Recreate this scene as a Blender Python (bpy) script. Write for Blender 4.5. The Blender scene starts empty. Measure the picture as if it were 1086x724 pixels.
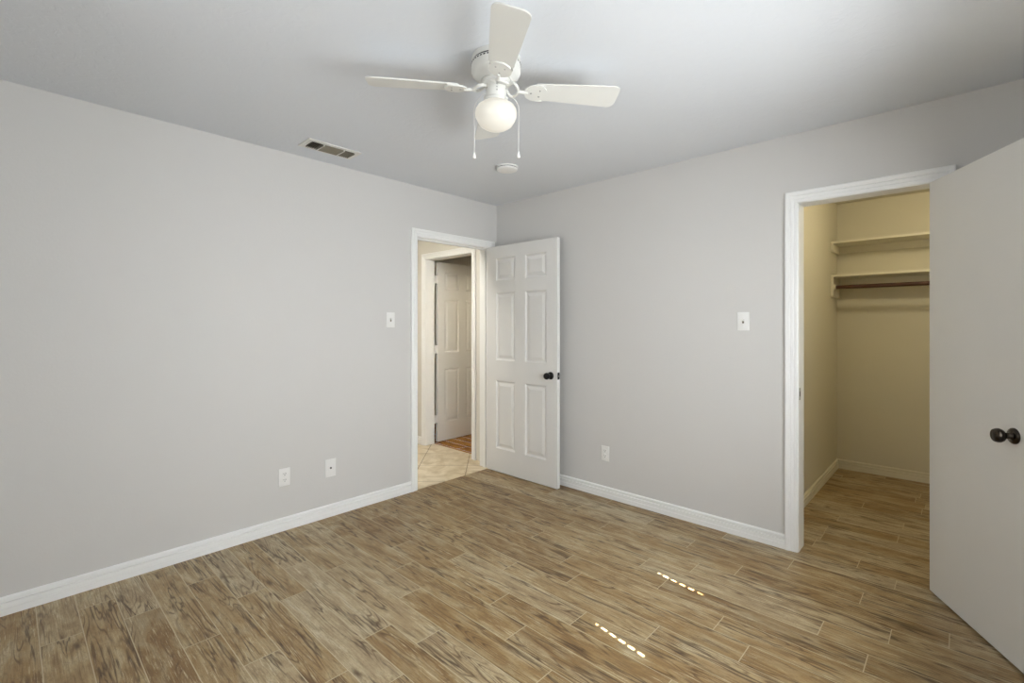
import bpy, bmesh, math, random
from mathutils import Vector, Matrix

random.seed(7)
S = bpy.context.scene
COL = S.collection
PI = math.pi
H = 2.44                      # ceiling height
RX, RY = 3.55, -3.53          # bedroom: x 0..RX, y RY..0, far corner at the origin

# ---------------------------------------------------------------- camera, light, exposure
cam_d = bpy.data.cameras.new('camera')
cam = bpy.data.objects.new('camera', cam_d)
COL.objects.link(cam)
cam.location = (3.186, -3.169, 1.324)
cam.rotation_euler = (PI / 2, 0, math.radians(43.288))
cam_d.sensor_fit = 'HORIZONTAL'
cam_d.sensor_width = 36.0
cam_d.lens = 506.79 / 1086 * 36
cam_d.shift_y = -(362 - 344.37) / 1086
cam_d.clip_start = 0.02
S.camera = cam

S.view_settings.view_transform = 'Standard'
S.view_settings.look = 'None'
S.view_settings.gamma = 1
S.view_settings.use_curve_mapping = False
S.view_settings.exposure = 0.0

world = bpy.data.worlds.new('world')
S.world = world
world.use_nodes = True
wn = world.node_tree.nodes
bg = wn['Background']
bg.inputs[0].default_value = (0.60, 0.75, 1.0, 1)
bg.inputs[1].default_value = 1.0


def light(name, kind, loc, energy, color, rot=(0, 0, 0), size=None, size_y=None, spread=None):
    d = bpy.data.lights.new(name, kind)
    d.energy = energy
    d.color = color
    o = bpy.data.objects.new(name, d)
    o.location = loc
    o.rotation_euler = rot
    COL.objects.link(o)
    if kind == 'AREA':
        d.shape = 'RECTANGLE'
        d.size = size
        d.size_y = size_y or size
        if spread:
            d.spread = spread
    return o


SPACING = 0.0486                                    # distance of the sun spots on the floor along x
SUN_EL = math.atan(0.044 / (SPACING * 1.0147))
SUN_AZ = Vector((1.0, -0.172, 0)).normalized()     # horizontal direction the sunlight travels, reversed below
sun = light('sun', 'SUN', (8, -3, 6), 150, (1, 0.95, 0.86))
sun.data.angle = 0.004
sun_dir = Vector((-SUN_AZ.x * math.cos(SUN_EL), -SUN_AZ.y * math.cos(SUN_EL), -math.sin(SUN_EL)))
sun.rotation_euler = sun_dir.to_track_quat('-Z', 'Y').to_euler()

WY0, WY1, WZ0, WZ1 = -2.45, -0.85, 0.72, 1.92      # bedroom window in the wall x = RX
# daylight coming through the blind of that window
day = light('window_daylight', 'AREA', (RX + 0.028, (WY0 + WY1) / 2, (WZ0 + WZ1) / 2), 44.5, (0.92, 0.965, 1.0),
            (0, PI / 2 - math.radians(3), 0), WZ1 - WZ0 - 0.02, WY1 - WY0 - 0.02, math.radians(140))
# added fill light, set in a made-up window in the unseen back wall
VX0, VX1, VZ0, VZ1 = 1.20, 2.80, 0.80, 2.05
back_fill = light('back_fill_light', 'AREA', ((VX0 + VX1) / 2, RY - 0.028, (VZ0 + VZ1) / 2), 11, (0.95, 0.975, 1.0),
             (PI / 2 - math.radians(8), 0, 0), VX1 - VX0 - 0.04, VZ1 - VZ0 - 0.04, math.radians(140))
hall_l = light('hall_ceiling_light', 'AREA', (-0.28, -1.20, 2.40), 24, (1, 0.96, 0.89), (0, 0, 0), 0.3, 0.3)
room_l = light('far_room_fill', 'AREA', (-0.30, 0.60, 1.95), 4.5, (1, 0.84, 0.58), (0, 0, 0), 0.3, 0.3)  # unseen lamp, added to give the far room a little light
clos_l = light('closet_light', 'POINT', (3.25, 0.95, 2.31), 15, (1, 0.885, 0.635))
clos_l.data.shadow_soft_size = 0.05


# ---------------------------------------------------------------- materials
def nt(name):
    m = bpy.data.materials.new(name)
    m.use_nodes = True
    n = m.node_tree.nodes
    return m, n, m.node_tree.links, n['Principled BSDF']


def lin(c):
    return tuple((x / 12.92 if x <= 0.04045 else ((x + 0.055) / 1.055) ** 2.4) for x in [v / 255 for v in c]) + (1,)


def plain(name, rgb, rough=0.5, metal=0.0, noise=0.0, nscale=40, bump=0.0, bscale=60, spec=0.5):
    """One colour with a faint procedural mottling and an optional fine bump."""
    m, n, l, b = nt(name)
    b.inputs['Roughness'].default_value = rough
    b.inputs['Metallic'].default_value = metal
    b.inputs['Specular IOR Level'].default_value = spec
    tc = n.new('ShaderNodeTexCoord')
    c = lin(rgb)
    if noise > 0:
        t = n.new('ShaderNodeTexNoise')
        t.inputs['Scale'].default_value = nscale
        t.inputs['Detail'].default_value = 3
        l.new(tc.outputs['Object'], t.inputs['Vector'])
        mx = n.new('ShaderNodeMix')
        mx.data_type = 'RGBA'
        mx.inputs['A'].default_value = tuple(v * (1 - noise) for v in c[:3]) + (1,)
        mx.inputs['B'].default_value = tuple(min(1, v * (1 + noise)) for v in c[:3]) + (1,)
        l.new(t.outputs['Fac'], mx.inputs['Factor'])
        l.new(mx.outputs['Result'], b.inputs['Base Color'])
    else:
        b.inputs['Base Color'].default_value = c
    if bump > 0:
        t2 = n.new('ShaderNodeTexNoise')
        t2.inputs['Scale'].default_value = bscale
        t2.inputs['Detail'].default_value = 4
        l.new(tc.outputs['Object'], t2.inputs['Vector'])
        bp = n.new('ShaderNodeBump')
        bp.inputs['Strength'].default_value = bump
        bp.inputs['Distance'].default_value = 0.004
        l.new(t2.outputs['Fac'], bp.inputs['Height'])
        l.new(bp.outputs['Normal'], b.inputs['Normal'])
    return m


M_WALL = plain('wall_paint', (215, 213, 210), 0.75, noise=0.012, nscale=3, bump=0.12, bscale=70, spec=0.25)
M_CREAM = plain('closet_paint', (211, 205, 185), 0.6, noise=0.02, nscale=3, bump=0.12, bscale=60, spec=0.3)
M_HALL = plain('hall_paint', (228, 225, 216), 0.7, noise=0.01, nscale=3, bump=0.1, bscale=60, spec=0.3)
M_TRIM = plain('white_trim', (245, 245, 243), 0.42, noise=0.004, nscale=2)
M_CTRIM = plain('cream_trim', (222, 216, 196), 0.45, noise=0.01, nscale=6)
M_DOOR = plain('white_door_paint', (230, 229, 226), 0.42, noise=0.008, nscale=5)
M_FLUSH = plain('flush_door_paint', (226, 224, 219), 0.5, noise=0.02, nscale=4)
M_FAN = plain('fan_white', (222, 221, 215), 0.42, noise=0.01, nscale=8)
M_PLASTIC = plain('white_plastic', (240, 239, 236), 0.35)
M_SLOT = plain('dark_slot', (40, 38, 36), 0.6)
M_DARK = plain('duct_shade', (34, 28, 18), 0.9)
M_BLACK = plain('black_metal', (14, 13, 13), 0.35, metal=0.3)
M_NICKEL = plain('dark_nickel', (66, 60, 54), 0.24, metal=1.0, noise=0.05)
M_SATIN = plain('satin_nickel', (176, 174, 170), 0.35, metal=0.9)
M_ROD = plain('rod_brown', (72, 40, 22), 0.4, noise=0.2, nscale=30)
M_VENT = plain('vent_paint', (226, 224, 218), 0.45)
M_LOUVER = plain('vent_louver_shaded', (128, 121, 106), 0.5)  # shade on the louvers is put into this darker colour
M_BLIND = plain('blind_white', (238, 236, 230), 0.5)


def ceiling_mat():
    m, n, l, b = nt('ceiling_texture')
    b.inputs['Base Color'].default_value = lin((224, 227, 231))  # bluish cast of the incoming light is mixed into the base colour
    b.inputs['Roughness'].default_value = 0.85
    b.inputs['Specular IOR Level'].default_value = 0.2
    tc = n.new('ShaderNodeTexCoord')
    t = n.new('ShaderNodeTexNoise')
    t.inputs['Scale'].default_value = 22
    t.inputs['Detail'].default_value = 5
    t.inputs['Distortion'].default_value = 0.8
    l.new(tc.outputs['Object'], t.inputs['Vector'])
    r = n.new('ShaderNodeValToRGB')
    r.color_ramp.elements[0].position = 0.48
    r.color_ramp.elements[1].position = 0.58
    l.new(t.outputs['Fac'], r.inputs['Fac'])
    bp = n.new('ShaderNodeBump')
    bp.inputs['Strength'].default_value = 0.16
    bp.inputs['Distance'].default_value = 0.003
    l.new(r.outputs['Color'], bp.inputs['Height'])
    l.new(bp.outputs['Normal'], b.inputs['Normal'])
    return m


M_CEIL = ceiling_mat()


def wood_tile(name, tint=(1, 1, 1), rough=0.42, spec=0.42):
    """Printed wood-look tile: UV = metres along / across the plank plus a random offset per plank,
    'tone' = a random number per plank."""
    m, n, l, b = nt(name)
    uv = n.new('ShaderNodeUVMap')
    uv.uv_map = 'UVMap'
    at = n.new('ShaderNodeAttribute')
    at.attribute_name = 'tone'

    def mapping(sx, sy, off=0.0):
        mp = n.new('ShaderNodeMapping')
        mp.inputs['Scale'].default_value = (sx, sy, 1)
        mp.inputs['Location'].default_value = (off, off * 0.7, off * 0.3)
        l.new(uv.outputs['UV'], mp.inputs['Vector'])
        return mp.outputs['Vector']

    def noise(vec, scale, detail=4, rough_=0.55, dist=0.0):
        t = n.new('ShaderNodeTexNoise')
        t.inputs['Scale'].default_value = scale
        t.inputs['Detail'].default_value = detail
        t.inputs['Roughness'].default_value = rough_
        t.inputs['Distortion'].default_value = dist
        l.new(vec, t.inputs['Vector'])
        return t.outputs['Fac']

    def ramp(fac, stops):
        r = n.new('ShaderNodeValToRGB')
        e = r.color_ramp.elements
        while len(e) < len(stops):
            e.new(0.5)
        for i, (p, c) in enumerate(stops):
            e[i].position = p
            e[i].color = c if len(c) == 4 else c + (1,)
        l.new(fac, r.inputs['Fac'])
        return r.outputs['Color']

    def mix(f, a, c, mode='MIX'):
        x = n.new('ShaderNodeMix')
        x.data_type = 'RGBA'
        x.blend_type = mode
        for s, v in (('Factor', f), ('A', a), ('B', c)):
            if isinstance(v, (int, float)):
                x.inputs[s].default_value = v
            elif isinstance(v, tuple):
                x.inputs[s].default_value = v
            else:
                l.new(v, x.inputs[s])
        return x.outputs['Result']

    def math_(op, a, c=0.5):
        x = n.new('ShaderNodeMath')
        x.operation = op
        for i, v in enumerate((a, c)):
            if isinstance(v, (int, float)):
                x.inputs[i].default_value = v
            else:
                l.new(v, x.inputs[i])
        return x.outputs[0]

    T = lambda c: tuple(lin(c)[i] * tint[i] for i in range(3)) + (1,)
    W = (1, 1, 1, 1)
    K = (0, 0, 0, 1)
    # broad patches of brown and grey-beige along the plank
    broad = noise(mapping(2.0, 7.0), 2.2, 4, 0.55, 0.8)
    base = ramp(broad, [(0.32, T((112, 83, 48))), (0.43, T((136, 108, 72))), (0.54, T((158, 136, 102))), (0.68, T((175, 160, 133)))])
    # per-plank shift to umber or to a paler grey
    tone = ramp(at.outputs['Fac'], [(0.0, T((104, 76, 42))), (0.35, T((138, 110, 70))), (0.7, T((160, 138, 104))), (1.0, T((182, 171, 149)))])
    base = mix(0.42, base, tone)
    # dark smoky clouds
    cl = ramp(noise(mapping(2.6, 9.0, 31.0), 2.0, 4, 0.6, 1.0), [(0.56, K), (0.74, W)])
    base = mix(math_('MULTIPLY', cl, 0.68), base, T((98, 76, 50)))
    # long fine grain
    grain = noise(mapping(3.0, 80.0), 2.0, 6, 0.7, 0.3)
    gm = ramp(grain, [(0.36, W), (0.54, K)])
    base = mix(math_('MULTIPLY', gm, 0.46), base, T((92, 68, 42)))
    # pale worn scratches, patchy
    pale = noise(mapping(4.0, 75.0, 7.3), 2.4, 5, 0.75, 0.3)
    pm = ramp(pale, [(0.54, K), (0.66, W)])
    pw = ramp(noise(mapping(1.6, 6.0, 41.0), 2.0, 3, 0.5), [(0.42, (0.15, 0.15, 0.15, 1)), (0.62, W)])
    base = mix(math_('MULTIPLY', math_('MULTIPLY', pm, pw), 0.90), base, T((196, 182, 154)))

    def contour(field, n_lines, width):
        a = math_('FRACT', math_('MULTIPLY', field, n_lines), 0)
        a = math_('ABSOLUTE', math_('SUBTRACT', a, 0.5), 0)
        return ramp(a, [(0.0, W), (width, K)])

    # cathedral figure: contour lines of a long stretched field
    field = noise(mapping(0.75, 7.5, 3.1), 1.5, 1.5, 0.5, 0.25)
    fig = contour(field, 19.0, 0.22)
    where = ramp(noise(mapping(1.2, 8.0, 11.0), 2.0, 3, 0.55), [(0.45, K), (0.60, W)])
    base = mix(math_('MULTIPLY', math_('MULTIPLY', fig, where), 0.85), base, T((74, 48, 22)))
    # a few strong dark cracks that wander along the plank
    f2 = noise(mapping(0.5, 6.5, 17.0), 1.7, 4, 0.6, 0.35)
    cr = contour(f2, 3.0, 0.070)
    cw = ramp(noise(mapping(1.8, 7.0, 53.0), 2.0, 2, 0.5), [(0.43, K), (0.53, W)])
    base = mix(math_('MULTIPLY', math_('MULTIPLY', cr, cw), 0.85), base, T((58, 37, 18)))
    # knots
    vo = n.new('ShaderNodeTexVoronoi')
    vo.inputs['Scale'].default_value = 1.0
    l.new(mapping(3.0, 9.0, 23.0), vo.inputs['Vector'])
    kn = ramp(vo.outputs['Distance'], [(0.03, W), (0.13, K)])
    base = mix(math_('MULTIPLY', kn, 0.85), base, T((64, 42, 24)))
    # small worn speckle
    sp = noise(mapping(30.0, 70.0, 5.0), 3.0, 3, 0.7)
    sm = ramp(sp, [(0.36, W), (0.47, K)])
    base = mix(math_('MULTIPLY', sm, 0.35), base, T((92, 70, 46)))
    l.new(base, b.inputs['Base Color'])
    b.inputs['Roughness'].default_value = rough
    b.inputs['Specular IOR Level'].default_value = spec
    bp = n.new('ShaderNodeBump')
    bp.inputs['Strength'].default_value = 0.12
    bp.inputs['Distance'].default_value = 0.002
    l.new(grain, bp.inputs['Height'])
    l.new(bp.outputs['Normal'], b.inputs['Normal'])
    return m


M_PLANK = wood_tile('wood_look_tile', (1.32, 1.37, 1.35))
M_FARWOOD = wood_tile('far_room_wood', (1.30, 0.86, 0.28), 0.75, 0.15)
M_GROUT = plain('grout', (198, 185, 156), 0.9, noise=0.08, nscale=60)


def travertine():
    m, n, l, b = nt('hall_travertine')
    tc = n.new('ShaderNodeTexCoord')
    mp = n.new('ShaderNodeMapping')
    mp.inputs['Rotation'].default_value = (0, 0, PI / 4)
    l.new(tc.outputs['Object'], mp.inputs['Vector'])
    br = n.new('ShaderNodeTexBrick')
    br.offset = 0.0
    br.inputs['Color1'].default_value = (1, 1, 1, 1)
    br.inputs['Color2'].default_value = (0.9, 0.9, 0.9, 1)
    br.inputs['Mortar'].default_value = (0.42, 0.36, 0.28, 1)
    br.inputs['Scale'].default_value = 1.0
    br.inputs['Mortar Size'].default_value = 0.004
    br.inputs['Brick Width'].default_value = 0.45
    br.inputs['Row Height'].default_value = 0.45
    mp.inputs['Location'].default_value = (0.02, 0.722 + 0.002, 0)
    l.new(mp.outputs['Vector'], br.inputs['Vector'])
    t = n.new('ShaderNodeTexNoise')
    t.inputs['Scale'].default_value = 5
    t.inputs['Detail'].default_value = 6
    t.inputs['Distortion'].default_value = 1.5
    l.new(tc.outputs['Object'], t.inputs['Vector'])
    r = n.new('ShaderNodeValToRGB')
    r.color_ramp.elements[0].position = 0.35
    r.color_ramp.elements[0].color = lin((196, 178, 144))
    r.color_ramp.elements[1].position = 0.65
    r.color_ramp.elements[1].color = lin((226, 213, 188))
    l.new(t.outputs['Fac'], r.inputs['Fac'])
    mx = n.new('ShaderNodeMix')
    mx.data_type = 'RGBA'
    mx.blend_type = 'MULTIPLY'
    mx.inputs['Factor'].default_value = 1
    l.new(r.outputs['Color'], mx.inputs['A'])
    l.new(br.outputs['Color'], mx.inputs['B'])
    l.new(mx.outputs['Result'], b.inputs['Base Color'])
    b.inputs['Roughness'].default_value = 0.35
    return m


M_TRAV = travertine()


def glass_mat():
    m, n, l, b = nt('window_glass')
    tr = n.new('ShaderNodeBsdfTransparent')
    gl = n.new('ShaderNodeBsdfGlossy')
    gl.inputs['Roughness'].default_value = 0.02
    mx = n.new('ShaderNodeMixShader')
    mx.inputs[0].default_value = 0.06
    l.new(tr.outputs[0], mx.inputs[1])
    l.new(gl.outputs[0], mx.inputs[2])
    l.new(mx.outputs[0], n['Material Output'].inputs['Surface'])
    return m


M_GLASS = glass_mat()


def globe_mat():
    m, n, l, b = nt('lit_opal_globe')
    b.inputs['Base Color'].default_value = lin((186, 184, 176))
    b.inputs['Roughness'].default_value = 0.3
    b.inputs['Emission Color'].default_value = (1.0, 0.93, 0.80, 1)
    b.inputs['Emission Strength'].default_value = 0.40
    return m


M_GLOBE = globe_mat()


# ---------------------------------------------------------------- mesh helpers
def build(name, bm, mat, parent=None, smooth=False, normals=True):
    me = bpy.data.meshes.new(name)
    if normals:
        bmesh.ops.recalc_face_normals(bm, faces=bm.faces)
    bm.to_mesh(me)
    bm.free()
    for m in (mat if isinstance(mat, (list, tuple)) else [mat]):
        me.materials.append(m)
    if smooth:
        for p in me.polygons:
            p.use_smooth = True
        try:
            me.set_sharp_from_angle(angle=math.radians(38))
        except Exception:
            pass
    o = bpy.data.objects.new(name, me)
    COL.objects.link(o)
    if parent:
        o.parent = parent
    return o


def struct(name, bm, mat, parent=None, smooth=False):
    o = build(name, bm, mat, parent, smooth)
    if parent is None:
        o['kind'] = 'structure'
    return o


def thing(name, label, cat, loc, rotz=0, group=None):
    o = bpy.data.objects.new(name, None)
    o.empty_display_size = 0.05
    COL.objects.link(o)
    o.location = loc
    o.rotation_euler = (0, 0, rotz)
    o['label'] = label
    o['category'] = cat
    if group:
        o['group'] = group
    return o


def box(bm, lo, hi, bev=0.0, seg=2, mat=None, mi=0):
    r = bmesh.ops.create_cube(bm, size=1)
    vs = r['verts']
    for v in vs:
        v.co = Vector(((lo[0] + hi[0]) / 2 + v.co.x * (hi[0] - lo[0]),
                       (lo[1] + hi[1]) / 2 + v.co.y * (hi[1] - lo[1]),
                       (lo[2] + hi[2]) / 2 + v.co.z * (hi[2] - lo[2])))
    if bev > 0:
        es = list({e for v in vs for e in v.link_edges})
        rr = bmesh.ops.bevel(bm, geom=es, offset=bev, segments=seg, affect='EDGES', profile=0.6)
        vs = list({v for f in rr['faces'] for v in f.verts} | {v for v in vs if v.is_valid})
    if mat is not None:
        bmesh.ops.transform(bm, matrix=mat, verts=vs)
    return vs


def lathe(bm, prof, seg=32, mat=Matrix(), cap=True):
    """profile of (r, z) turned about local z."""
    rings = []
    for r, z in prof:
        if r < 1e-6:
            rings.append([bm.verts.new(mat @ Vector((0, 0, z)))])
        else:
            rings.append([bm.verts.new(mat @ Vector((r * math.cos(2 * PI * i / seg), r * math.sin(2 * PI * i / seg), z))) for i in range(seg)])
    for a, b in zip(rings[:-1], rings[1:]):
        if len(a) == 1 and len(b) == 1:
            continue
        for i in range(seg):
            j = (i + 1) % seg
            if len(a) == 1:
                bm.faces.new((a[0], b[i], b[j]))
            elif len(b) == 1:
                bm.faces.new((a[i], a[j], b[0]))
            else:
                bm.faces.new((a[i], a[j], b[j], b[i]))
    if cap:
        for rg in (rings[0], rings[-1]):
            if len(rg) > 1:
                bm.faces.new(rg)


def tube(bm, pts, rad, seg=10):
    pts = [Vector(p) for p in pts]
    rings = []
    up = Vector((0.123, 0.31, 0.94)).normalized()
    for i, p in enumerate(pts):
        d = (pts[min(i + 1, len(pts) - 1)] - pts[max(i - 1, 0)]).normalized()
        a = d.cross(up)
        if a.length < 0.05:
            a = d.cross(Vector((1, 0, 0)))
        a.normalize()
        c = d.cross(a).normalized()
        r = rad(i / (len(pts) - 1)) if callable(rad) else rad
        rings.append([bm.verts.new(p + a * r * math.cos(2 * PI * k / seg) + c * r * math.sin(2 * PI * k / seg)) for k in range(seg)])
    for a, b in zip(rings[:-1], rings[1:]):
        for k in range(seg):
            j = (k + 1) % seg
            bm.faces.new((a[k], a[j], b[j], b[k]))
    bm.faces.new(rings[0])
    bm.faces.new(rings[-1])


def prism(bm, outline, z0, z1, mat=Matrix()):
    lo = [bm.verts.new(mat @ Vector((x, y, z0))) for x, y in outline]
    hi = [bm.verts.new(mat @ Vector((x, y, z1))) for x, y in outline]
    bm.faces.new(lo)
    bm.faces.new(hi)
    n = len(outline)
    for i in range(n):
        j = (i + 1) % n
        bm.faces.new((lo[i], lo[j], hi[j], hi[i]))


def panel(bm, us, vs, t0, t1, holes, fn):
    """Slab in (u, v) between depths t0 and t1 with rectangular holes; fn(u, v, t) -> world point."""
    U = sorted({us[0], us[1]} | {h[i] for h in holes for i in (0, 1)})
    V = sorted({vs[0], vs[1]} | {h[i] for h in holes for i in (2, 3)})
    U = [u for u in U if us[0] - 1e-9 <= u <= us[1] + 1e-9]
    V = [v for v in V if vs[0] - 1e-9 <= v <= vs[1] + 1e-9]
    solid = {}
    for i in range(len(U) - 1):
        for j in range(len(V) - 1):
            cu, cv = (U[i] + U[i + 1]) / 2, (V[j] + V[j + 1]) / 2
            solid[i, j] = not any(h[0] < cu < h[1] and h[2] < cv < h[3] for h in holes)
    vert = {}

    def g(i, j, k):
        if (i, j, k) not in vert:
            vert[i, j, k] = bm.verts.new(fn(U[i], V[j], (t0, t1)[k]))
        return vert[i, j, k]
    for (i, j), s in solid.items():
        if not s:
            continue
        bm.faces.new((g(i, j, 0), g(i + 1, j, 0), g(i + 1, j + 1, 0), g(i, j + 1, 0)))
        bm.faces.new((g(i, j, 1), g(i + 1, j, 1), g(i + 1, j + 1, 1), g(i, j + 1, 1)))
        for (di, dj, a, b) in ((-1, 0, (0, 0), (0, 1)), (1, 0, (1, 0), (1, 1)), (0, -1, (0, 0), (1, 0)), (0, 1, (0, 1), (1, 1))):
            if not solid.get((i + di, j + dj), False):
                A = (i + a[0], j + a[1])
                B = (i + b[0], j + b[1])
                bm.faces.new((g(*A, 0), g(*B, 0), g(*B, 1), g(*A, 1)))


def sweep(bm, paths):
    """Join successive poly-lines (same length) with quads."""
    rows = [[bm.verts.new(Vector(p)) for p in path] for path in paths]
    for a, b in zip(rows[:-1], rows[1:]):
        for i in range(len(a) - 1):
            bm.faces.new((a[i], a[i + 1], b[i + 1], b[i]))
    for k in (0, -1):
        try:
            bm.faces.new([r[k] for r in rows])
        except Exception:
            pass


CASING = [(0.0, 0.0), (0.0, 0.009), (0.004, 0.011), (0.017, 0.0115), (0.020, 0.0095), (0.024, 0.0125),
          (0.036, 0.0145), (0.039, 0.0120), (0.043, 0.0165), (0.059, 0.0185), (0.065, 0.016), (0.065, 0.0)]


def casing(bm, u0, u1, z1, fn, width=0.065):
    """Mitred door casing round an opening u0..u1, 0..z1 on fn(u, z, n)."""
    k = width / 0.065
    paths = []
    for w, nn in CASING:
        w *= k
        paths.append([fn(u0 - w, 0, nn), fn(u0 - w, z1 + w, nn), fn(u1 + w, z1 + w, nn), fn(u1 + w, 0, nn)])
    sweep(bm, paths)


BASE = [(0.0, 0.0), (0.014, 0.0), (0.014, 0.030), (0.0098, 0.0308), (0.0098, 0.0335), (0.0126, 0.0345), (0.0126, 0.0555), (0.0030, 0.0575), (0.0030, 0.0635),
        (0.0110, 0.0650), (0.0105, 0.077), (0.005, 0.083), (0.0, 0.084)]


def baseboard(bm, pts, normals):
    """pts: floor corners along the wall face; normals: offset direction at each (mitre)."""
    paths = []
    for nn, z in BASE:
        paths.append([(p[0] + d[0] * nn, p[1] + d[1] * nn, z) for p, d in zip(pts, normals)])
    sweep(bm, paths)


# ---------------------------------------------------------------- the setting
WT = 0.12
BD0, BD1, BDZ = -0.90, -0.095, 2.035        # bedroom doorway along y in the wall x = 0
CD0, CD1, CDZ = 2.49, 3.10, 2.035           # closet doorway along x in the wall y = 0
HD0, HD1, HDZ = -1.10, -0.34, 2.04          # hall doorway along x in the hall wall
CX0, CX1, CY1 = 2.34, 3.95, 2.13            # closet interior
HX0, HY0 = -1.75, -2.6                      # hall interior x HX0..-WT, y HY0..0
FX0, FY1 = -1.95, 2.5                       # room across the hall

fx = lambda u, v, t: Vector((t, u, v))      # panel in a wall x = const
fy = lambda u, v, t: Vector((u, t, v))      # panel in a wall y = const

# planks: rows along x, end joints read from the photograph
PITCH, PLEN, PY0 = 0.1341, 0.839, -3.07
JOINT = {0: .427, 1: .2, 2: .444, 3: .031, 4: .319, 5: .632, 6: .805, 7: .510, 8: .696, 9: .362, 10: .949 - .839 + 0, 11: .719, 12: .247,
         13: .539, 14: .029, 15: .72, 16: .394, 17: .219, 18: .446, 19: .630, 20: .314, 21: .818}


def planks(bm, x0, x1, y0, y1, seed, joints):
    rnd = random.Random(seed)
    uvl = bm.loops.layers.uv.new('UVMap')
    tl = bm.faces.layers.float.new('tone')
    g = 0.0018
    k0 = math.floor((y0 - PY0) / PITCH) - 1
    k1 = math.ceil((y1 - PY0) / PITCH) + 1
    for k in range(k0, k1):
        ya, yb = PY0 + PITCH * k, PY0 + PITCH * (k + 1)
        j = joints.get(k, rnd.random() * PLEN) if joints else rnd.random() * PLEN
        n0 = math.floor((x0 - j) / PLEN) - 1
        n1 = math.ceil((x1 - j) / PLEN) + 1
        for q in range(n0, n1):
            xa, xb = j + PLEN * q, j + PLEN * (q + 1)
            ox, oy, tone = rnd.random() * 60, rnd.random() * 60, rnd.random()
            flip = rnd.choice((-1, 1))
            a, b, c, d = max(x0, xa + g), min(x1, xb - g), max(y0, ya + g), min(y1, yb - g)
            if b - a < 0.004 or d - c < 0.004:
                continue
            vs = [bm.verts.new((x, y, 0)) for x, y in ((a, c), (b, c), (b, d), (a, d))]
            f = bm.faces.new(vs)
            f[tl] = tone
            for lp in f.loops:
                lp[uvl].uv = ((lp.vert.co.x - xa) * flip + ox, (lp.vert.co.y - ya) + oy)


bm = bmesh.new()
planks(bm, 0, RX + 0.0, RY, 0.0, 3, JOINT)
bm2 = bmesh.new()
struct('floor', bm, M_PLANK)
bm = bmesh.new()
planks(bm, CX0, CX1, 0.0, CY1, 5, JOINT)
struct('floor_closet', bm, M_PLANK)
bm2.free()
bm = bmesh.new()
box(bm, (0, RY - 0.1, -0.05), (RX + 0.1, 0.0, -0.0012))
box(bm, (CX0 - 0.1, 0.0, -0.05), (CX1 + 0.1, CY1 + 0.1, -0.0012))
struct('floor_grout', bm, M_GROUT)
bm = bmesh.new()
box(bm, (HX0 - 0.1, HY0 - 0.1, -0.05), (0.0, 0.115, 0.0))
struct('floor_hall', bm, M_TRAV)
bm = bmesh.new()
planks(bm, FX0, 0.0, 0.115, FY1, 9, None)
struct('floor_far_room', bm, M_FARWOOD)

bm = bmesh.new()
box(bm, (-0.06, RY - 0.12, H), (RX + 0.15, 0.06, H + 0.08))
struct('ceiling', bm, M_CEIL)
bm = bmesh.new()
box(bm, (CX0 - 0.12, 0.06, H), (CX1 + 0.12, CY1 + 0.12, H + 0.08))
struct('ceiling_closet', bm, M_CREAM)
bm = bmesh.new()
box(bm, (HX0 - 0.12, HY0 - 0.12, H), (-0.06, 0.06, H + 0.08))
struct('ceiling_hall', bm, M_HALL)
bm = bmesh.new()
box(bm, (FX0 - 0.12, 0.06, H), (0.12, FY1 + 0.12, H + 0.08))
struct('ceiling_far_room', bm, M_HALL)

# left wall: bedroom face at x = 0, hall face at x = -WT
bm = bmesh.new()
panel(bm, (RY - WT, 0.0), (0, H), -WT / 2, 0.0, [(BD0, BD1, -1, BDZ)], fx)
struct('wall_left', bm, M_WALL)
bm = bmesh.new()
panel(bm, (HY0, 0.0), (0, H), -WT, -WT / 2, [(BD0, BD1, -1, BDZ)], fx)
struct('wall_hall_right', bm, M_HALL)
# right wall of the picture (y = 0) with the closet doorway
bm = bmesh.new()
panel(bm, (0.0, RX + 0.15), (0, H), 0.0, WT / 2, [(CD0, CD1, -1, CDZ)], fy)
struct('wall_right', bm, M_WALL)
bm = bmesh.new()
panel(bm, (CX0, CX1), (0, H), WT / 2, WT, [(CD0, CD1, -1, CDZ)], fy)
struct('wall_closet_front', bm, M_CREAM)
# hall wall continuing the line of wall_right
bm = bmesh.new()
panel(bm, (HX0 - WT, 0.0), (0, H), 0.0, 0.115, [(HD0, HD1, -1, HDZ)], fy)
struct('wall_hall_end', bm, M_HALL)
# window wall
bm = bmesh.new()
panel(bm, (RY - WT, 0.0), (0, H), RX, RX + 0.15, [(WY0, WY1, WZ0, WZ1)], fx)
struct('wall_window', bm, M_WALL)
# wall behind the camera
bm = bmesh.new()
panel(bm, (0.0, RX), (0, H), RY - 0.15, RY, [(VX0, VX1, VZ0, VZ1)], fy)
struct('wall_back', bm, M_WALL)
# closet shell
bm = bmesh.new()
panel(bm, (WT, CY1 + WT), (0, H), CX0 - WT, CX0, [], fx)
struct('wall_closet_left', bm, M_CREAM)
bm = bmesh.new()
panel(bm, (CX0, CX1), (0, H), CY1, CY1 + WT, [], fy)
struct('wall_closet_back', bm, M_CREAM)
bm = bmesh.new()
panel(bm, (WT, CY1 + WT), (0, H), CX1, CX1 + WT, [], fx)
struct('wall_closet_right', bm, M_CREAM)
# hall shell
bm = bmesh.new()
panel(bm, (HY0 - WT, 0.0), (0, H), HX0 - WT, HX0, [], fx)
struct('wall_hall_left', bm, M_HALL)
bm = bmesh.new()
panel(bm, (HX0, -WT), (0, H), HY0 - WT, HY0, [], fy)
struct('wall_hall_back', bm, M_HALL)
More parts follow.
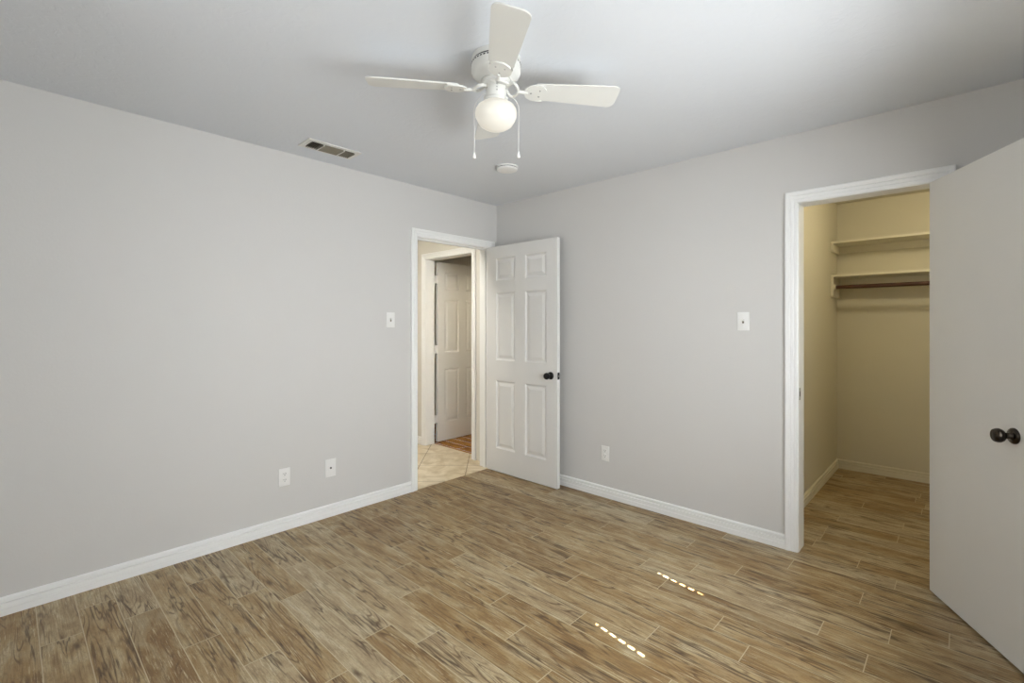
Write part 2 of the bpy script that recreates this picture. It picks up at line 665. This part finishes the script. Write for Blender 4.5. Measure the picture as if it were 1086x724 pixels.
# far room shell
bm = bmesh.new()
panel(bm, (0.115, FY1), (0, H), FX0 - WT, FX0, [], fx)
struct('wall_far_room_left', bm, M_HALL)
bm = bmesh.new()
panel(bm, (FX0 - WT, WT), (0, H), FY1, FY1 + WT, [], fy)
struct('wall_far_room_back', bm, M_HALL)
bm = bmesh.new()
panel(bm, (0.06, FY1), (0, H), 0.0, WT, [], fx)
struct('wall_far_room_right', bm, M_HALL)

# door jambs (liners inside the openings) with stops
bm = bmesh.new()
JT = 0.018
box(bm, (-WT - 0.002, BD0 - 0.001, 0), (0.002, BD0 + 0.004, BDZ))
box(bm, (-WT - 0.002, BD1 - 0.004, 0), (0.002, BD1 + 0.001, BDZ))
box(bm, (-WT - 0.002, BD0, BDZ - 0.004), (0.002, BD1, BDZ + 0.001))
box(bm, (-0.075, BD0 + 0.004, 0), (-0.038, BD0 + 0.015, BDZ - 0.004))
box(bm, (-0.075, BD1 - 0.015, 0), (-0.038, BD1 - 0.004, BDZ - 0.004))
box(bm, (-0.075, BD0 + 0.015, BDZ - 0.015), (-0.038, BD1 - 0.015, BDZ - 0.004))
casing(bm, BD0, BD1, BDZ, lambda u, z, n: Vector((n, u, z)), 0.060)
casing(bm, BD0, BD1, BDZ, lambda u, z, n: Vector((-WT - n, u, z)), 0.060)
trim1 = struct('trim_1', bm, M_TRIM)
bm = bmesh.new()
box(bm, (CD0 - 0.001, -0.002, 0), (CD0 + 0.004, WT + 0.002, CDZ))
box(bm, (CD1 - 0.004, -0.002, 0), (CD1 + 0.001, WT + 0.002, CDZ))
box(bm, (CD0, -0.002, CDZ - 0.004), (CD1, WT + 0.002, CDZ + 0.001))
casing(bm, CD0, CD1, CDZ, lambda u, z, n: Vector((u, -n, z)))
trim2 = struct('trim_2', bm, M_TRIM)
bm = bmesh.new()
box(bm, (CD0 + 0.0035, 0.006, 0.885), (CD0 + 0.0055, 0.034, 0.955))
build('strike_plate', bm, M_SATIN, trim2)['label'] = 'metal strike plate'
bm = bmesh.new()
box(bm, (CD0 + 0.0045, 0.014, 0.905), (CD0 + 0.0062, 0.028, 0.935))
build('latch_hole', bm, M_SLOT, trim2)
bm = bmesh.new()
box(bm, (HD0 - 0.001, -0.002, 0), (HD0 + 0.004, 0.117, HDZ))
box(bm, (HD1 - 0.004, -0.002, 0), (HD1 + 0.001, 0.117, HDZ))
box(bm, (HD0, -0.002, HDZ - 0.004), (HD1, 0.117, HDZ + 0.001))
casing(bm, HD0, HD1, HDZ, lambda u, z, n: Vector((u, -n, z)), 0.060)
struct('trim_3', bm, M_TRIM)

# baseboards
bm = bmesh.new()
baseboard(bm, [(0, RY), (0, BD0 - 0.060)], [(1, 1), (1, 0)])
struct('baseboard_left', bm, M_TRIM)
bm = bmesh.new()
baseboard(bm, [(0, 0), (CD0 - 0.065, 0)], [(1, -1), (0, -1)])
baseboard(bm, [(CD1 + 0.065, 0), (RX, 0)], [(0, -1), (-1, -1)])
struct('baseboard_right', bm, M_TRIM)
bm = bmesh.new()
baseboard(bm, [(CX0, WT), (CX0, CY1), (CX1, CY1)], [(1, 0), (1, -1), (-1, -1)])
struct('baseboard_closet', bm, M_CTRIM)
bm = bmesh.new()
baseboard(bm, [(HX0, 0), (HD0 - 0.060, 0)], [(1, -1), (0, -1)])
struct('baseboard_hall', bm, M_TRIM)
bm = bmesh.new()
baseboard(bm, [(RX, 0), (RX, RY), (0, RY)], [(-1, -1), (-1, 1), (1, 1)])
struct('baseboard_back', bm, M_TRIM)


# windows
def window(name, fn, u0, u1, z0, z1, holes, lattice=0.0):
    """fn(u, z, d): d = depth into the wall from the room face."""
    bm = bmesh.new()
    w = 0.045
    panel(bm, (u0, u1), (z0, z1), 0.085, 0.135, [(u0 + w, u1 - w, z0 + w, (z0 + z1) / 2 + 0.20), (u0 + w, u1 - w, (z0 + z1) / 2 + 0.24, z1 - w)],
          lambda u, v, t: fn(u, v, t))
    fr = struct(name, bm, M_TRIM)
    bm = bmesh.new()
    panel(bm, (u0 + w, u1 - w), (z0 + w, z1 - w), 0.108, 0.112, [], lambda u, v, t: fn(u, v, t))
    build('window_pane', bm, M_GLASS, fr)
    bm = bmesh.new()
    panel(bm, (u0 - 0.03, u1 + 0.03), (z0 - 0.02, z0), -0.03, 0.085, [], lambda u, v, t: fn(u, v, t))
    build('window_sill', bm, M_TRIM, fr)
    bm = bmesh.new()
    n = int((z1 - z0) / 0.044)
    first = z1 - 0.030 - ((z1 - 0.030 - lattice) % 0.044 if lattice else 0)
    for i in range(n + 1):
        top = first - 0.044 * i
        bot = max(top - 0.050, z0 + 0.001)
        if top - bot < 0.01:
            break
        hs = [h for h in holes if bot + 0.004 < h[2] and h[3] < top - 0.004]
        panel(bm, (u0 + 0.004, u1 - 0.004), (bot, top), 0.0, 0.0025, hs,
              lambda u, v, t: fn(u, v, 0.045 + t + (top - v) / 0.05 * 0.012))
    panel(bm, (u0 + 0.003, u1 - 0.003), (z1 - 0.045, z1 - 0.001), 0.030, 0.070, [], lambda u, v, t: fn(u, v, t))
    build('window_blind', bm, M_BLIND, fr)
    return fr


# cord holes of the blind that the sun shines through, traced back along the sun from the spots on the floor
holes = []
for sy0, widths in ((-0.777, (.4, 1, .8, 1, 1, .6)), (-1.373, (.5, .8, .4, .9, .9, 1))):
    for i, wd in enumerate(widths):
        P = Vector((2.003 + SPACING * i, sy0 - 0.172 * SPACING * i, 0))
        P = P - sun_dir * ((RX + 0.052 - P.x) / (-sun_dir.x))
        holes.append((P.y - 0.0048 * wd - 0.0008, P.y + 0.0048 * wd + 0.0008, P.z - 0.0105 - 0.003 * wd, P.z + 0.0105 + 0.003 * wd))
        if i == 0:
            slat_mid = P.z
window('window_1', lambda u, z, d: Vector((RX + d, u, z)), WY0, WY1, WZ0, WZ1, holes, slat_mid + 0.025)
window('added_window_2', lambda u, z, d: Vector((u, RY - d, z)), VX0, VX1, VZ0, VZ1, [])  # unseen window, added to go with the fill light at the back


# ---------------------------------------------------------------- doors
def six_panel(bm, w, h, th, z0):
    """Six-panel door in local u 0..w, z z0..h, faces at y = 0 (front) and y = th."""
    st = 0.112 * w / 0.81
    ms = 0.118 * w / 0.81
    pw = (w - 2 * st - ms) / 2
    U = [0, st, st + pw, st + pw + ms, w - st, w]
    Z = [z0, 0.218, 0.825, 1.008, 1.612, 1.722, 1.922, h]
    for face in (0, 1):
        y0 = 0.0 if face == 0 else th
        s = 1 if face == 0 else -1
        for i in range(5):
            for j in range(7):
                a, b, c, d = U[i], U[i + 1], Z[j], Z[j + 1]
                if i in (1, 3) and j in (1, 3, 5):
                    rings = [(0, 0), (0.004, 0.0035), (0.014, 0.009), (0.022, 0.009), (0.046, 0.002), (0.050, 0.002)]
                    prev = None
                    for k, (ins, dep) in enumerate(rings):
                        r = [bm.verts.new((x, y0 + s * dep, z)) for x, z in ((a + ins, c + ins), (b - ins, c + ins), (b - ins, d - ins), (a + ins, d - ins))]
                        if prev:
                            for q in range(4):
                                bm.faces.new((prev[q], prev[(q + 1) % 4], r[(q + 1) % 4], r[q]))
                        prev = r
                    bm.faces.new(prev)
                else:
                    bm.faces.new([bm.verts.new((x, y0, z)) for x, z in ((a, c), (b, c), (b, d), (a, d))])
    for a, b in (((0, z0), (w, z0)), ((w, z0), (w, h)), ((w, h), (0, h)), ((0, h), (0, z0))):
        bm.faces.new([bm.verts.new(v) for v in ((a[0], 0, a[1]), (b[0], 0, b[1]), (b[0], th, b[1]), (a[0], th, a[1]))])
    bmesh.ops.remove_doubles(bm, verts=bm.verts, dist=1e-5)


def along(p, d):
    """Matrix that puts local z on direction d at p."""
    q = Vector(d).normalized().to_track_quat('Z', 'Y')
    return Matrix.Translation(Vector(p)) @ q.to_matrix().to_4x4()


KNOB = [(0.0, 0.0), (0.031, 0.0), (0.031, 0.004), (0.028, 0.008), (0.016, 0.012), (0.012, 0.018), (0.012, 0.030), (0.016, 0.034),
        (0.024, 0.040), (0.0275, 0.048), (0.0275, 0.056), (0.024, 0.064), (0.016, 0.068), (0.0, 0.069)]


def knob_parts(parent, u, z, ynorm, mat, prefix='door_knob'):
    """Rose (sub-part) and knob on a door face; local frame of the door."""
    p, d = ynorm
    bm = bmesh.new()
    lathe(bm, KNOB[4:], 28, along((u, p, z), (0, d, 0)), cap=False)
    k = build(prefix, bm, mat, parent, True)
    bm = bmesh.new()
    lathe(bm, KNOB[:5], 28, along((u, p, z), (0, d, 0)), cap=False)
    r = build('rose', bm, mat, k, True)
    return k


# bedroom door, standing open square to the left wall
bm = bmesh.new()
six_panel(bm, 0.805, 2.028, 0.035, 0.008)
d1 = struct('door_1', bm, M_DOOR)
d1.location = (0.020, -0.135, 0)
d1['label'] = 'white six-panel bedroom door standing open beside the corner'
d1['category'] = 'door'
knob_parts(d1, 0.805 - 0.066, 0.912, (0.0, -1), M_BLACK)['label'] = 'black door knob'
knob_parts(d1, 0.805 - 0.066, 0.912, (0.035, 1), M_SATIN)['label'] = 'satin grey door knob'
bm = bmesh.new()
box(bm, (0.8045, 0.005, 0.884), (0.8065, 0.030, 0.941), 0.0008, 1)
lp = build('latch_plate', bm, M_BLACK, d1)
bm = bmesh.new()
box(bm, (0.806, 0.011, 0.905), (0.816, 0.024, 0.920), 0.003, 2)
build('latch_bolt', bm, M_SATIN, lp)
for z in (0.22, 1.02, 1.82):
    bm = bmesh.new()
    lathe(bm, [(0.006, -0.045), (0.006, 0.045)], 12, Matrix.Translation((-0.012, 0.030, z)))
    box(bm, (-0.012, 0.0285, z - 0.044), (0.0, 0.0315, z + 0.044))
    build('hinge', bm, M_SATIN, d1)

# closet door, flush slab, swung well into the room
bm = bmesh.new()
box(bm, (0, 0, 0.010), (0.607, 0.035, 2.029), 0.0012, 1)
d3 = struct('door_3', bm, M_FLUSH)
d3['label'] = 'flat slab closet door swung open at the right edge'
d3['category'] = 'door'
ang = math.atan2(-0.874, 0.486)
# local y = 0 is the closet side face (seen), y = 0.035 the room side face
d3.location = (3.068, -0.0215, 0)
d3.rotation_euler = (0, 0, ang)
knob_parts(d3, 0.545, 0.895, (0.0, -1), M_NICKEL)['label'] = 'dark nickel door knob'
knob_parts(d3, 0.545, 0.895, (0.035, 1), M_NICKEL)['label'] = 'dark nickel door knob'
bm = bmesh.new()
box(bm, (0.6065, 0.006, 0.866), (0.608, 0.029, 0.924))
build('latch_plate', bm, M_NICKEL, d3)
for z in (0.22, 1.82):
    bm = bmesh.new()
    lathe(bm, [(0.006, -0.045), (0.006, 0.045)], 12, Matrix.Translation((-0.006, 0.040, z)))
    build('hinge', bm, M_TRIM, d3)

# door across the hall, open into the far room
bm = bmesh.new()
six_panel(bm, 0.74, 2.028, 0.035, 0.012)
d2 = struct('door_2', bm, M_DOOR)
d2.location = (-1.100, 0.165, 0)
d2.rotation_euler = (0, 0, PI / 2 + 0.02)
d2['label'] = 'white six-panel door seen through the bedroom doorway across the hall'
d2['category'] = 'door'
for z in (0.27, 1.05, 1.83):
    bm = bmesh.new()
    box(bm, (-0.062, 0.001, z - 0.045), (0.001, 0.0045, z + 0.045))
    build('hinge', bm, M_TRIM, d2)
knob_parts(d2, 0.74 - 0.066, 0.912, (0.0, -1), M_BLACK)['label'] = 'black door knob'

# ---------------------------------------------------------------- ceiling fan
FZ = 2.309
fan = thing('ceiling_fan', 'white ceiling fan with four blades and a lit globe', 'ceiling fan', (1.766, -1.759, H))
FO = -H


def fz(z):
    return z - H


bm = bmesh.new()
lathe(bm, [(0.0, 0.0), (0.100, 0.0), (0.102, -0.004), (0.102, -0.020), (0.099, -0.022), (0.099, -0.026), (0.103, -0.028), (0.103, -0.062),
           (0.098, -0.074), (0.086, -0.086), (0.070, -0.092), (0.066, -0.098), (0.0, -0.098)], 48)
mh = build('motor_housing', bm, M_FAN, fan, True)
bm = bmesh.new()
for i in range(40):
    a = 2 * PI * i / 40
    box(bm, (0.1015, -0.0045, -0.036), (0.1036, 0.0045, -0.0315), mat=Matrix.Rotation(a, 4, 'Z'))
lathe(bm, [(0.0995, -0.0215), (0.0995, -0.0265)], 48, cap=False)
build('cooling_slots', bm, M_SLOT, mh)
bm = bmesh.new()
lathe(bm, [(0.0, -0.095), (0.060, -0.098), (0.062, -0.104), (0.058, -0.112), (0.046, -0.116), (0.0, -0.116)], 40)
build('flywheel', bm, M_FAN, fan, True)
bm = bmesh.new()
lathe(bm, [(0.0, -0.114), (0.040, -0.116), (0.0425, -0.122), (0.0425, -0.162), (0.040, -0.168), (0.040, -0.172), (0.050, -0.176),
           (0.052, -0.182), (0.050, -0.190), (0.0, -0.192)], 36)
nk = build('switch_housing', bm, M_FAN, fan, True)
for (a, zz) in ((-40, -0.128), (-40, -0.140), (-40, -0.152), (25, -0.134), (-105, -0.134)):
    bm = bmesh.new()
    lathe(bm, [(0.0, 0.0428), (0.0028, 0.0425), (0.0028, 0.0440), (0.0, 0.0448)], 10,
          Matrix.Translation((0, 0, zz)) @ Matrix.Rotation(math.radians(a), 4, 'Z') @ Matrix.Rotation(PI / 2, 4, 'Y'), cap=False)
    build('screw', bm, M_SATIN, nk, True)
for a in (5, -175):
    bm = bmesh.new()
    lathe(bm, [(0.0, 0.050), (0.005, 0.050), (0.005, 0.060), (0.0, 0.061)], 10,
          Matrix.Translation((0, 0, -0.184)) @ Matrix.Rotation(math.radians(a), 4, 'Z') @ Matrix.Rotation(PI / 2, 4, 'Y'), cap=False)
    build('thumb_screw', bm, M_FAN, nk, True)
bm = bmesh.new()
lathe(bm, [(0.046, -0.184), (0.052, -0.190), (0.064, -0.196), (0.077, -0.205), (0.085, -0.218), (0.0875, -0.232), (0.0855, -0.248), (0.078, -0.264),
           (0.068, -0.280), (0.050, -0.292), (0.030, -0.2995), (0.012, -0.302), (0.0, -0.3025)], 48, cap=False)
build('globe', bm, M_GLOBE, fan, True)


def rounded_blade():
    r0, r1 = 0.155, 0.525
    w0, w1 = 0.048, 0.066
    pts = []
    # going round: root, one side, tip with rounded corners, other side
    rc = 0.030
    pts.append((r0, -w0 + 0.012))
    pts.append((r0 + 0.012, -w0))
    pts.append((r1 - rc, -w1))
    for k in range(1, 7):
        a = -PI / 2 + PI / 2 * k / 6
        pts.append((r1 - rc + rc * math.cos(a), -w1 + rc + rc * math.sin(a)))
    for k in range(0, 7):
        a = PI / 2 * k / 6
        pts.append((r1 - rc + rc * math.cos(a), w1 - rc + rc * math.sin(a)))
    pts.append((r0 + 0.012, w0))
    pts.append((r0, w0 - 0.012))
    return pts


def make_blade():
    bm = bmesh.new()
    prism(bm, rounded_blade(), -0.0028, 0.0028)
    es = [e for e in bm.edges if abs(e.verts[0].co.z - e.verts[1].co.z) < 1e-6]
    bmesh.ops.bevel(bm, geom=es, offset=0.0012, segments=2, affect='EDGES')
    return bm


def make_iron():
    bm = bmesh.new()
    # scrolls leaving the flywheel
    for s in (-1, 1):
        pts = []
        for k in range(17):
            t = k / 16
            pts.append((0.044 + 0.052 * t, s * (0.008 + 0.036 * math.sin(PI * t) - 0.004 * t), 0.010 - 0.016 * t))
        tube(bm, pts, 0.0062, 8)
    tube(bm, [(0.090, 0, -0.005), (0.110, 0, -0.007), (0.135, 0, -0.007)], 0.0072, 10)
    # broad oval plate under the blade root, with two small horns at its outer corners
    out = [(0.168 + 0.048 * math.cos(2 * PI * k / 36), 0.047 * math.sin(2 * PI * k / 36)) for k in range(36)]
    prism(bm, out, -0.0090, -0.0028)
    for s in (-1, 1):
        tube(bm, [(0.176, s * 0.044, -0.006), (0.190, s * 0.049, -0.006), (0.203, s * 0.047, -0.0055)], lambda t: 0.0045 - 0.002 * t, 8)
    return bm


def make_screw(x, y):
    bm = bmesh.new()
    lathe(bm, [(0.0, -0.0112), (0.003, -0.0108), (0.0042, -0.0089)], 10, Matrix.Translation((x, y, 0)), cap=False)
    return bm


PHI0 = math.radians(-39.2)
blade0 = iron0 = None
scr = []
for k in range(4):
    if k == 0:
        blade0 = build('blade', make_blade(), M_FAN, fan, True)
        iron0 = build('blade_iron', make_iron(), M_FAN, blade0, True)
        b, ir = blade0, iron0
    else:
        b = blade0.copy()
        COL.objects.link(b)
        b.parent = fan
        ir = iron0.copy()
        COL.objects.link(ir)
        ir.parent = b
    b.rotation_euler = (Matrix.Rotation(PHI0 + k * PI / 2, 4, 'Z') @ Matrix.Rotation(math.radians(-12), 4, 'X')).to_euler()
    b.location = (0, 0, fz(FZ))
    for q, (x, y) in enumerate(((0.148, 0.0), (0.184, 0.018), (0.184, -0.018))):
        if k == 0:
            scr.append(build('screw', make_screw(x, y), M_SATIN, b))
        else:
            c = scr[q].copy()
            COL.objects.link(c)
            c.parent = b

# pull chains, draped from the switch housing over the globe
rt = Vector((0.7279, 0.6857, 0))
for s, zb in ((-1, 2.020), (1, 2.022)):
    bm = bmesh.new()
    pts = [(0.043, 2.300 - 0.008), (0.060, 2.283), (0.078, 2.262), (0.090, 2.240), (0.0915, 2.222), (0.0915, 2.205), (0.0905, 2.14), (0.0905, zb + 0.026)]
    P = [(rt * (s * a + (0.004 if s > 0 else 0))) + Vector((0, 0, fz(z))) for a, z in pts]
    tube(bm, P, 0.0011, 6)
    # beads of the chain
    pc = build('pull_chain', bm, M_PLASTIC, fan)
    bm = bmesh.new()
    lathe(bm, [(0.0, 0.028), (0.0025, 0.027), (0.003, 0.020), (0.0055, 0.012), (0.0065, 0.004), (0.0055, 0.0), (0.0, -0.001)], 14,
          Matrix.Translation(P[-1] - Vector((0, 0, 0.026))), cap=False)
    build('pull', bm, M_PLASTIC, pc, True)

# ---------------------------------------------------------------- air vent, smoke detector
vent = thing('ceiling_vent', 'white air vent with three louvered sections in the ceiling', 'vent', (0.270, -1.751, H))
vx, vy = 0.080, 0.172
bm = bmesh.new()
ix, iy = 0.052, 0.140
panel(bm, (-vx, vx), (-vy, vy), -0.006, 0.0, [(-ix, ix, -iy, iy)], lambda u, v, t: Vector((u, v, t)))
build('frame', bm, M_VENT, vent)
bm = bmesh.new()
box(bm, (-ix, -iy, -0.0012), (ix, iy, -0.0004))  # dark plate below a solid ceiling, coloured as the shade inside a duct
build('duct_shade_plate', bm, M_DARK, vent)
for y in (-0.066, 0.066):
    bm = bmesh.new()
    box(bm, (-ix, y - 0.003, -0.014), (ix, y + 0.003, -0.0012))
    build('divider', bm, M_VENT, vent)


def louvre(lo, hi, axis, pos, tilt):
    """thin tilted blade: runs lo..hi along axis ('x' or 'y') at pos on the other."""
    bm = bmesh.new()
    if axis == 'y':
        m = Matrix.Translation((pos, (lo + hi) / 2, -0.0085)) @ Matrix.Rotation(tilt, 4, 'Y')
        box(bm, (-0.0065, -(hi - lo) / 2, -0.0005), (0.0065, (hi - lo) / 2, 0.0005), mat=m)
    else:
        m = Matrix.Translation(((lo + hi) / 2, pos, -0.0085)) @ Matrix.Rotation(tilt, 4, 'X')
        box(bm, (-(hi - lo) / 2, -0.0065, -0.0005), ((hi - lo) / 2, 0.0065, 0.0005), mat=m)
    return build('louver', bm, M_LOUVER, vent)


for k in range(8):
    louvre(-0.062, 0.062, 'y', -ix + 0.006 + k * (2 * ix - 0.012) / 7, math.radians(-48))
for k in range(6):
    louvre(-ix, ix, 'x', -iy + 0.006 + k * 0.0125, math.radians(58))
    louvre(-ix, ix, 'x', iy - 0.006 - k * 0.0125, math.radians(-58))

smoke = thing('smoke_detector', 'round white smoke detector on the ceiling beyond the fan', 'smoke detector', (0.845, -0.735, H))
bm = bmesh.new()
lathe(bm, [(0.0, 0.0), (0.077, 0.0), (0.078, -0.003), (0.078, -0.008), (0.074, -0.010)], 40, cap=False)
build('base', bm, M_PLASTIC, smoke, True)
bm = bmesh.new()
lathe(bm, [(0.070, -0.009), (0.070, -0.014)], 40, cap=False)
build('vent_gap', bm, M_SLOT, smoke, True)
bm = bmesh.new()
lathe(bm, [(0.068, -0.0125), (0.073, -0.013), (0.074, -0.018), (0.071, -0.024), (0.060, -0.029), (0.025, -0.031), (0.0, -0.031)], 40, cap=False)
cv = build('cover', bm, M_PLASTIC, smoke, True)
bm = bmesh.new()
lathe(bm, [(0.0, -0.0335), (0.007, -0.0330), (0.008, -0.0305)], 16, cap=False)
build('test_button', bm, M_PLASTIC, smoke, True)


# ---------------------------------------------------------------- plates on the walls (local: x along wall, y out of the wall, z up)
def plate(t, w=0.070, h=0.114):
    bm = bmesh.new()
    box(bm, (-w / 2, 0.0, -h / 2), (w / 2, 0.0055, h / 2), 0.0022, 2)
    return build('plate', bm, M_PLASTIC, t, True)


def screws(t, zs):
    for z in zs:
        bm = bmesh.new()
        lathe(bm, [(0.0, 0.0072), (0.002, 0.007), (0.0032, 0.0052)], 12, Matrix.Translation((0, 0, z)) @ Matrix.Rotation(-PI / 2, 4, 'X'), cap=False)
        build('screw', bm, M_PLASTIC, t)


def switch(label, loc, rz, group='light switches on the walls'):
    t = thing('light_switch', label, 'light switch', loc, rz, group)
    pl = plate(t)
    bm = bmesh.new()
    box(bm, (-0.0055, 0.005, -0.0125), (0.0055, 0.0066, 0.0125))
    build('toggle_slot', bm, M_LOUVER, pl)
    bm = bmesh.new()
    box(bm, (-0.0042, 0.004, -0.0045), (0.0042, 0.0165, 0.0045), 0.001, 1, mat=Matrix.Translation((0, 0, 0.002)) @ Matrix.Rotation(0.45, 4, 'X'))
    build('toggle', bm, M_PLASTIC, t)
    screws(t, (0.030, -0.030))
    return t


def outlet(label, loc, rz, group='duplex outlets low on the walls'):
    t = thing('wall_outlet', label, 'outlet', loc, rz, group)
    plate(t)
    for zc in (0.0195, -0.0195):
        bm = bmesh.new()
        out = []
        for k in range(24):
            a = 2 * PI * k / 24
            out.append((max(-0.0145, min(0.0145, 0.0172 * math.cos(a))), 0.0142 * math.sin(a)))
        prism(bm, out, 0.0045, 0.0072, Matrix.Translation((0, 0, zc)) @ Matrix.Rotation(-PI / 2, 4, 'X'))
        rc = build('receptacle', bm, M_PLASTIC, t)
        bm = bmesh.new()
        box(bm, (-0.0075, 0.0068, zc + 0.000), (-0.0048, 0.0076, zc + 0.0085))
        box(bm, (0.0048, 0.0068, zc + 0.001), (0.0073, 0.0076, zc + 0.0080))
        lathe(bm, [(0.0, 0.0076), (0.0027, 0.0075), (0.0027, 0.0068)], 12, Matrix.Translation((0, 0, zc - 0.006)) @ Matrix.Rotation(-PI / 2, 4, 'X'), cap=False)
        build('slots', bm, M_SLOT, rc)
    screws(t, (0.0,))
    return t


# local y (out of wall) -> +x on the left wall: rotate by -90 deg; -> -y on the right wall: rotate by 180 deg
switch('white light switch on the left wall beside the bedroom doorway', (0, -1.144, 1.362), -PI / 2)
switch('white light switch on the right wall beside the closet doorway', (2.190, 0, 1.346), PI)
outlet('white duplex outlet low on the left wall beside the cable plate', (0, -1.931, 0.342), -PI / 2)
outlet('white duplex outlet low on the right wall beyond the open bedroom door', (1.188, 0, 0.336), PI)
t = thing('cable_outlet', 'white cable plate with one dark socket low on left wall', 'cable outlet', (0, -1.622, 0.335), -PI / 2)
plate(t, 0.076, 0.122)
bm = bmesh.new()
lathe(bm, [(0.0, 0.013), (0.0030, 0.013), (0.0030, 0.010), (0.0065, 0.0095), (0.0065, 0.005)], 12, Matrix.Rotation(-PI / 2, 4, 'X'), cap=False)
build('socket', bm, M_SLOT, t, True)['label'] = 'dark threaded socket'
screws(t, (0.042, -0.042))


# ---------------------------------------------------------------- closet shelves and rod
def shelf(label, zb, drop, hole_z=None):
    t = thing('closet_shelf', label, 'shelf', (CX0, CY1, zb), 0, 'shelves across the closet back wall')
    bm = bmesh.new()
    box(bm, (0.001, -0.300, 0.0), (CX1 - CX0 - 0.001, -0.001, 0.019), 0.0015, 1)
    build('board', bm, M_CTRIM, t)
    for x0 in (0.001, CX1 - CX0 - 0.020):
        bm = bmesh.new()
        # side cleat with a chamfered lower front corner
        o = [(-0.298, -0.001), (-0.298, -drop + 0.012), (-0.286, -drop), (-0.001, -drop), (-0.001, -0.001)]
        prism(bm, o, x0, x0 + 0.019, Matrix(((0, 0, 1, 0), (1, 0, 0, 0), (0, 1, 0, 0), (0, 0, 0, 1))))
        build('side_cleat', bm, M_CTRIM, t)
    bm = bmesh.new()
    box(bm, (0.020, -0.019, -0.06), (CX1 - CX0 - 0.020, -0.001, -0.001))
    build('back_cleat', bm, M_CTRIM, t)
    return t


shelf('cream upper closet shelf with short side cleats', 2.040, 0.070)
shelf('cream lower closet shelf right above the brown rod', 1.745, 0.175)
rod = thing('closet_rod', 'brown closet rod hanging under the lower shelf', 'closet rod', (CX0 + 0.020, 1.865, 1.655))
bm = bmesh.new()
lathe(bm, [(0.017, 0.004), (0.017, CX1 - CX0 - 0.044)], 20, Matrix.Rotation(PI / 2, 4, 'Y'))
build('pole', bm, M_ROD, rod, True)
for x, s in ((0.0, 1), (CX1 - CX0 - 0.040, -1)):
    bm = bmesh.new()
    lathe(bm, [(0.0, 0.0), (0.028, 0.0), (0.028, 0.003), (0.021, 0.006), (0.021, 0.016), (0.0175, 0.016)], 20,
          Matrix.Translation((x, 0, 0)) @ Matrix.Rotation(s * PI / 2, 4, 'Y'), cap=False)
    build('rod_socket', bm, M_CTRIM, rod, True)
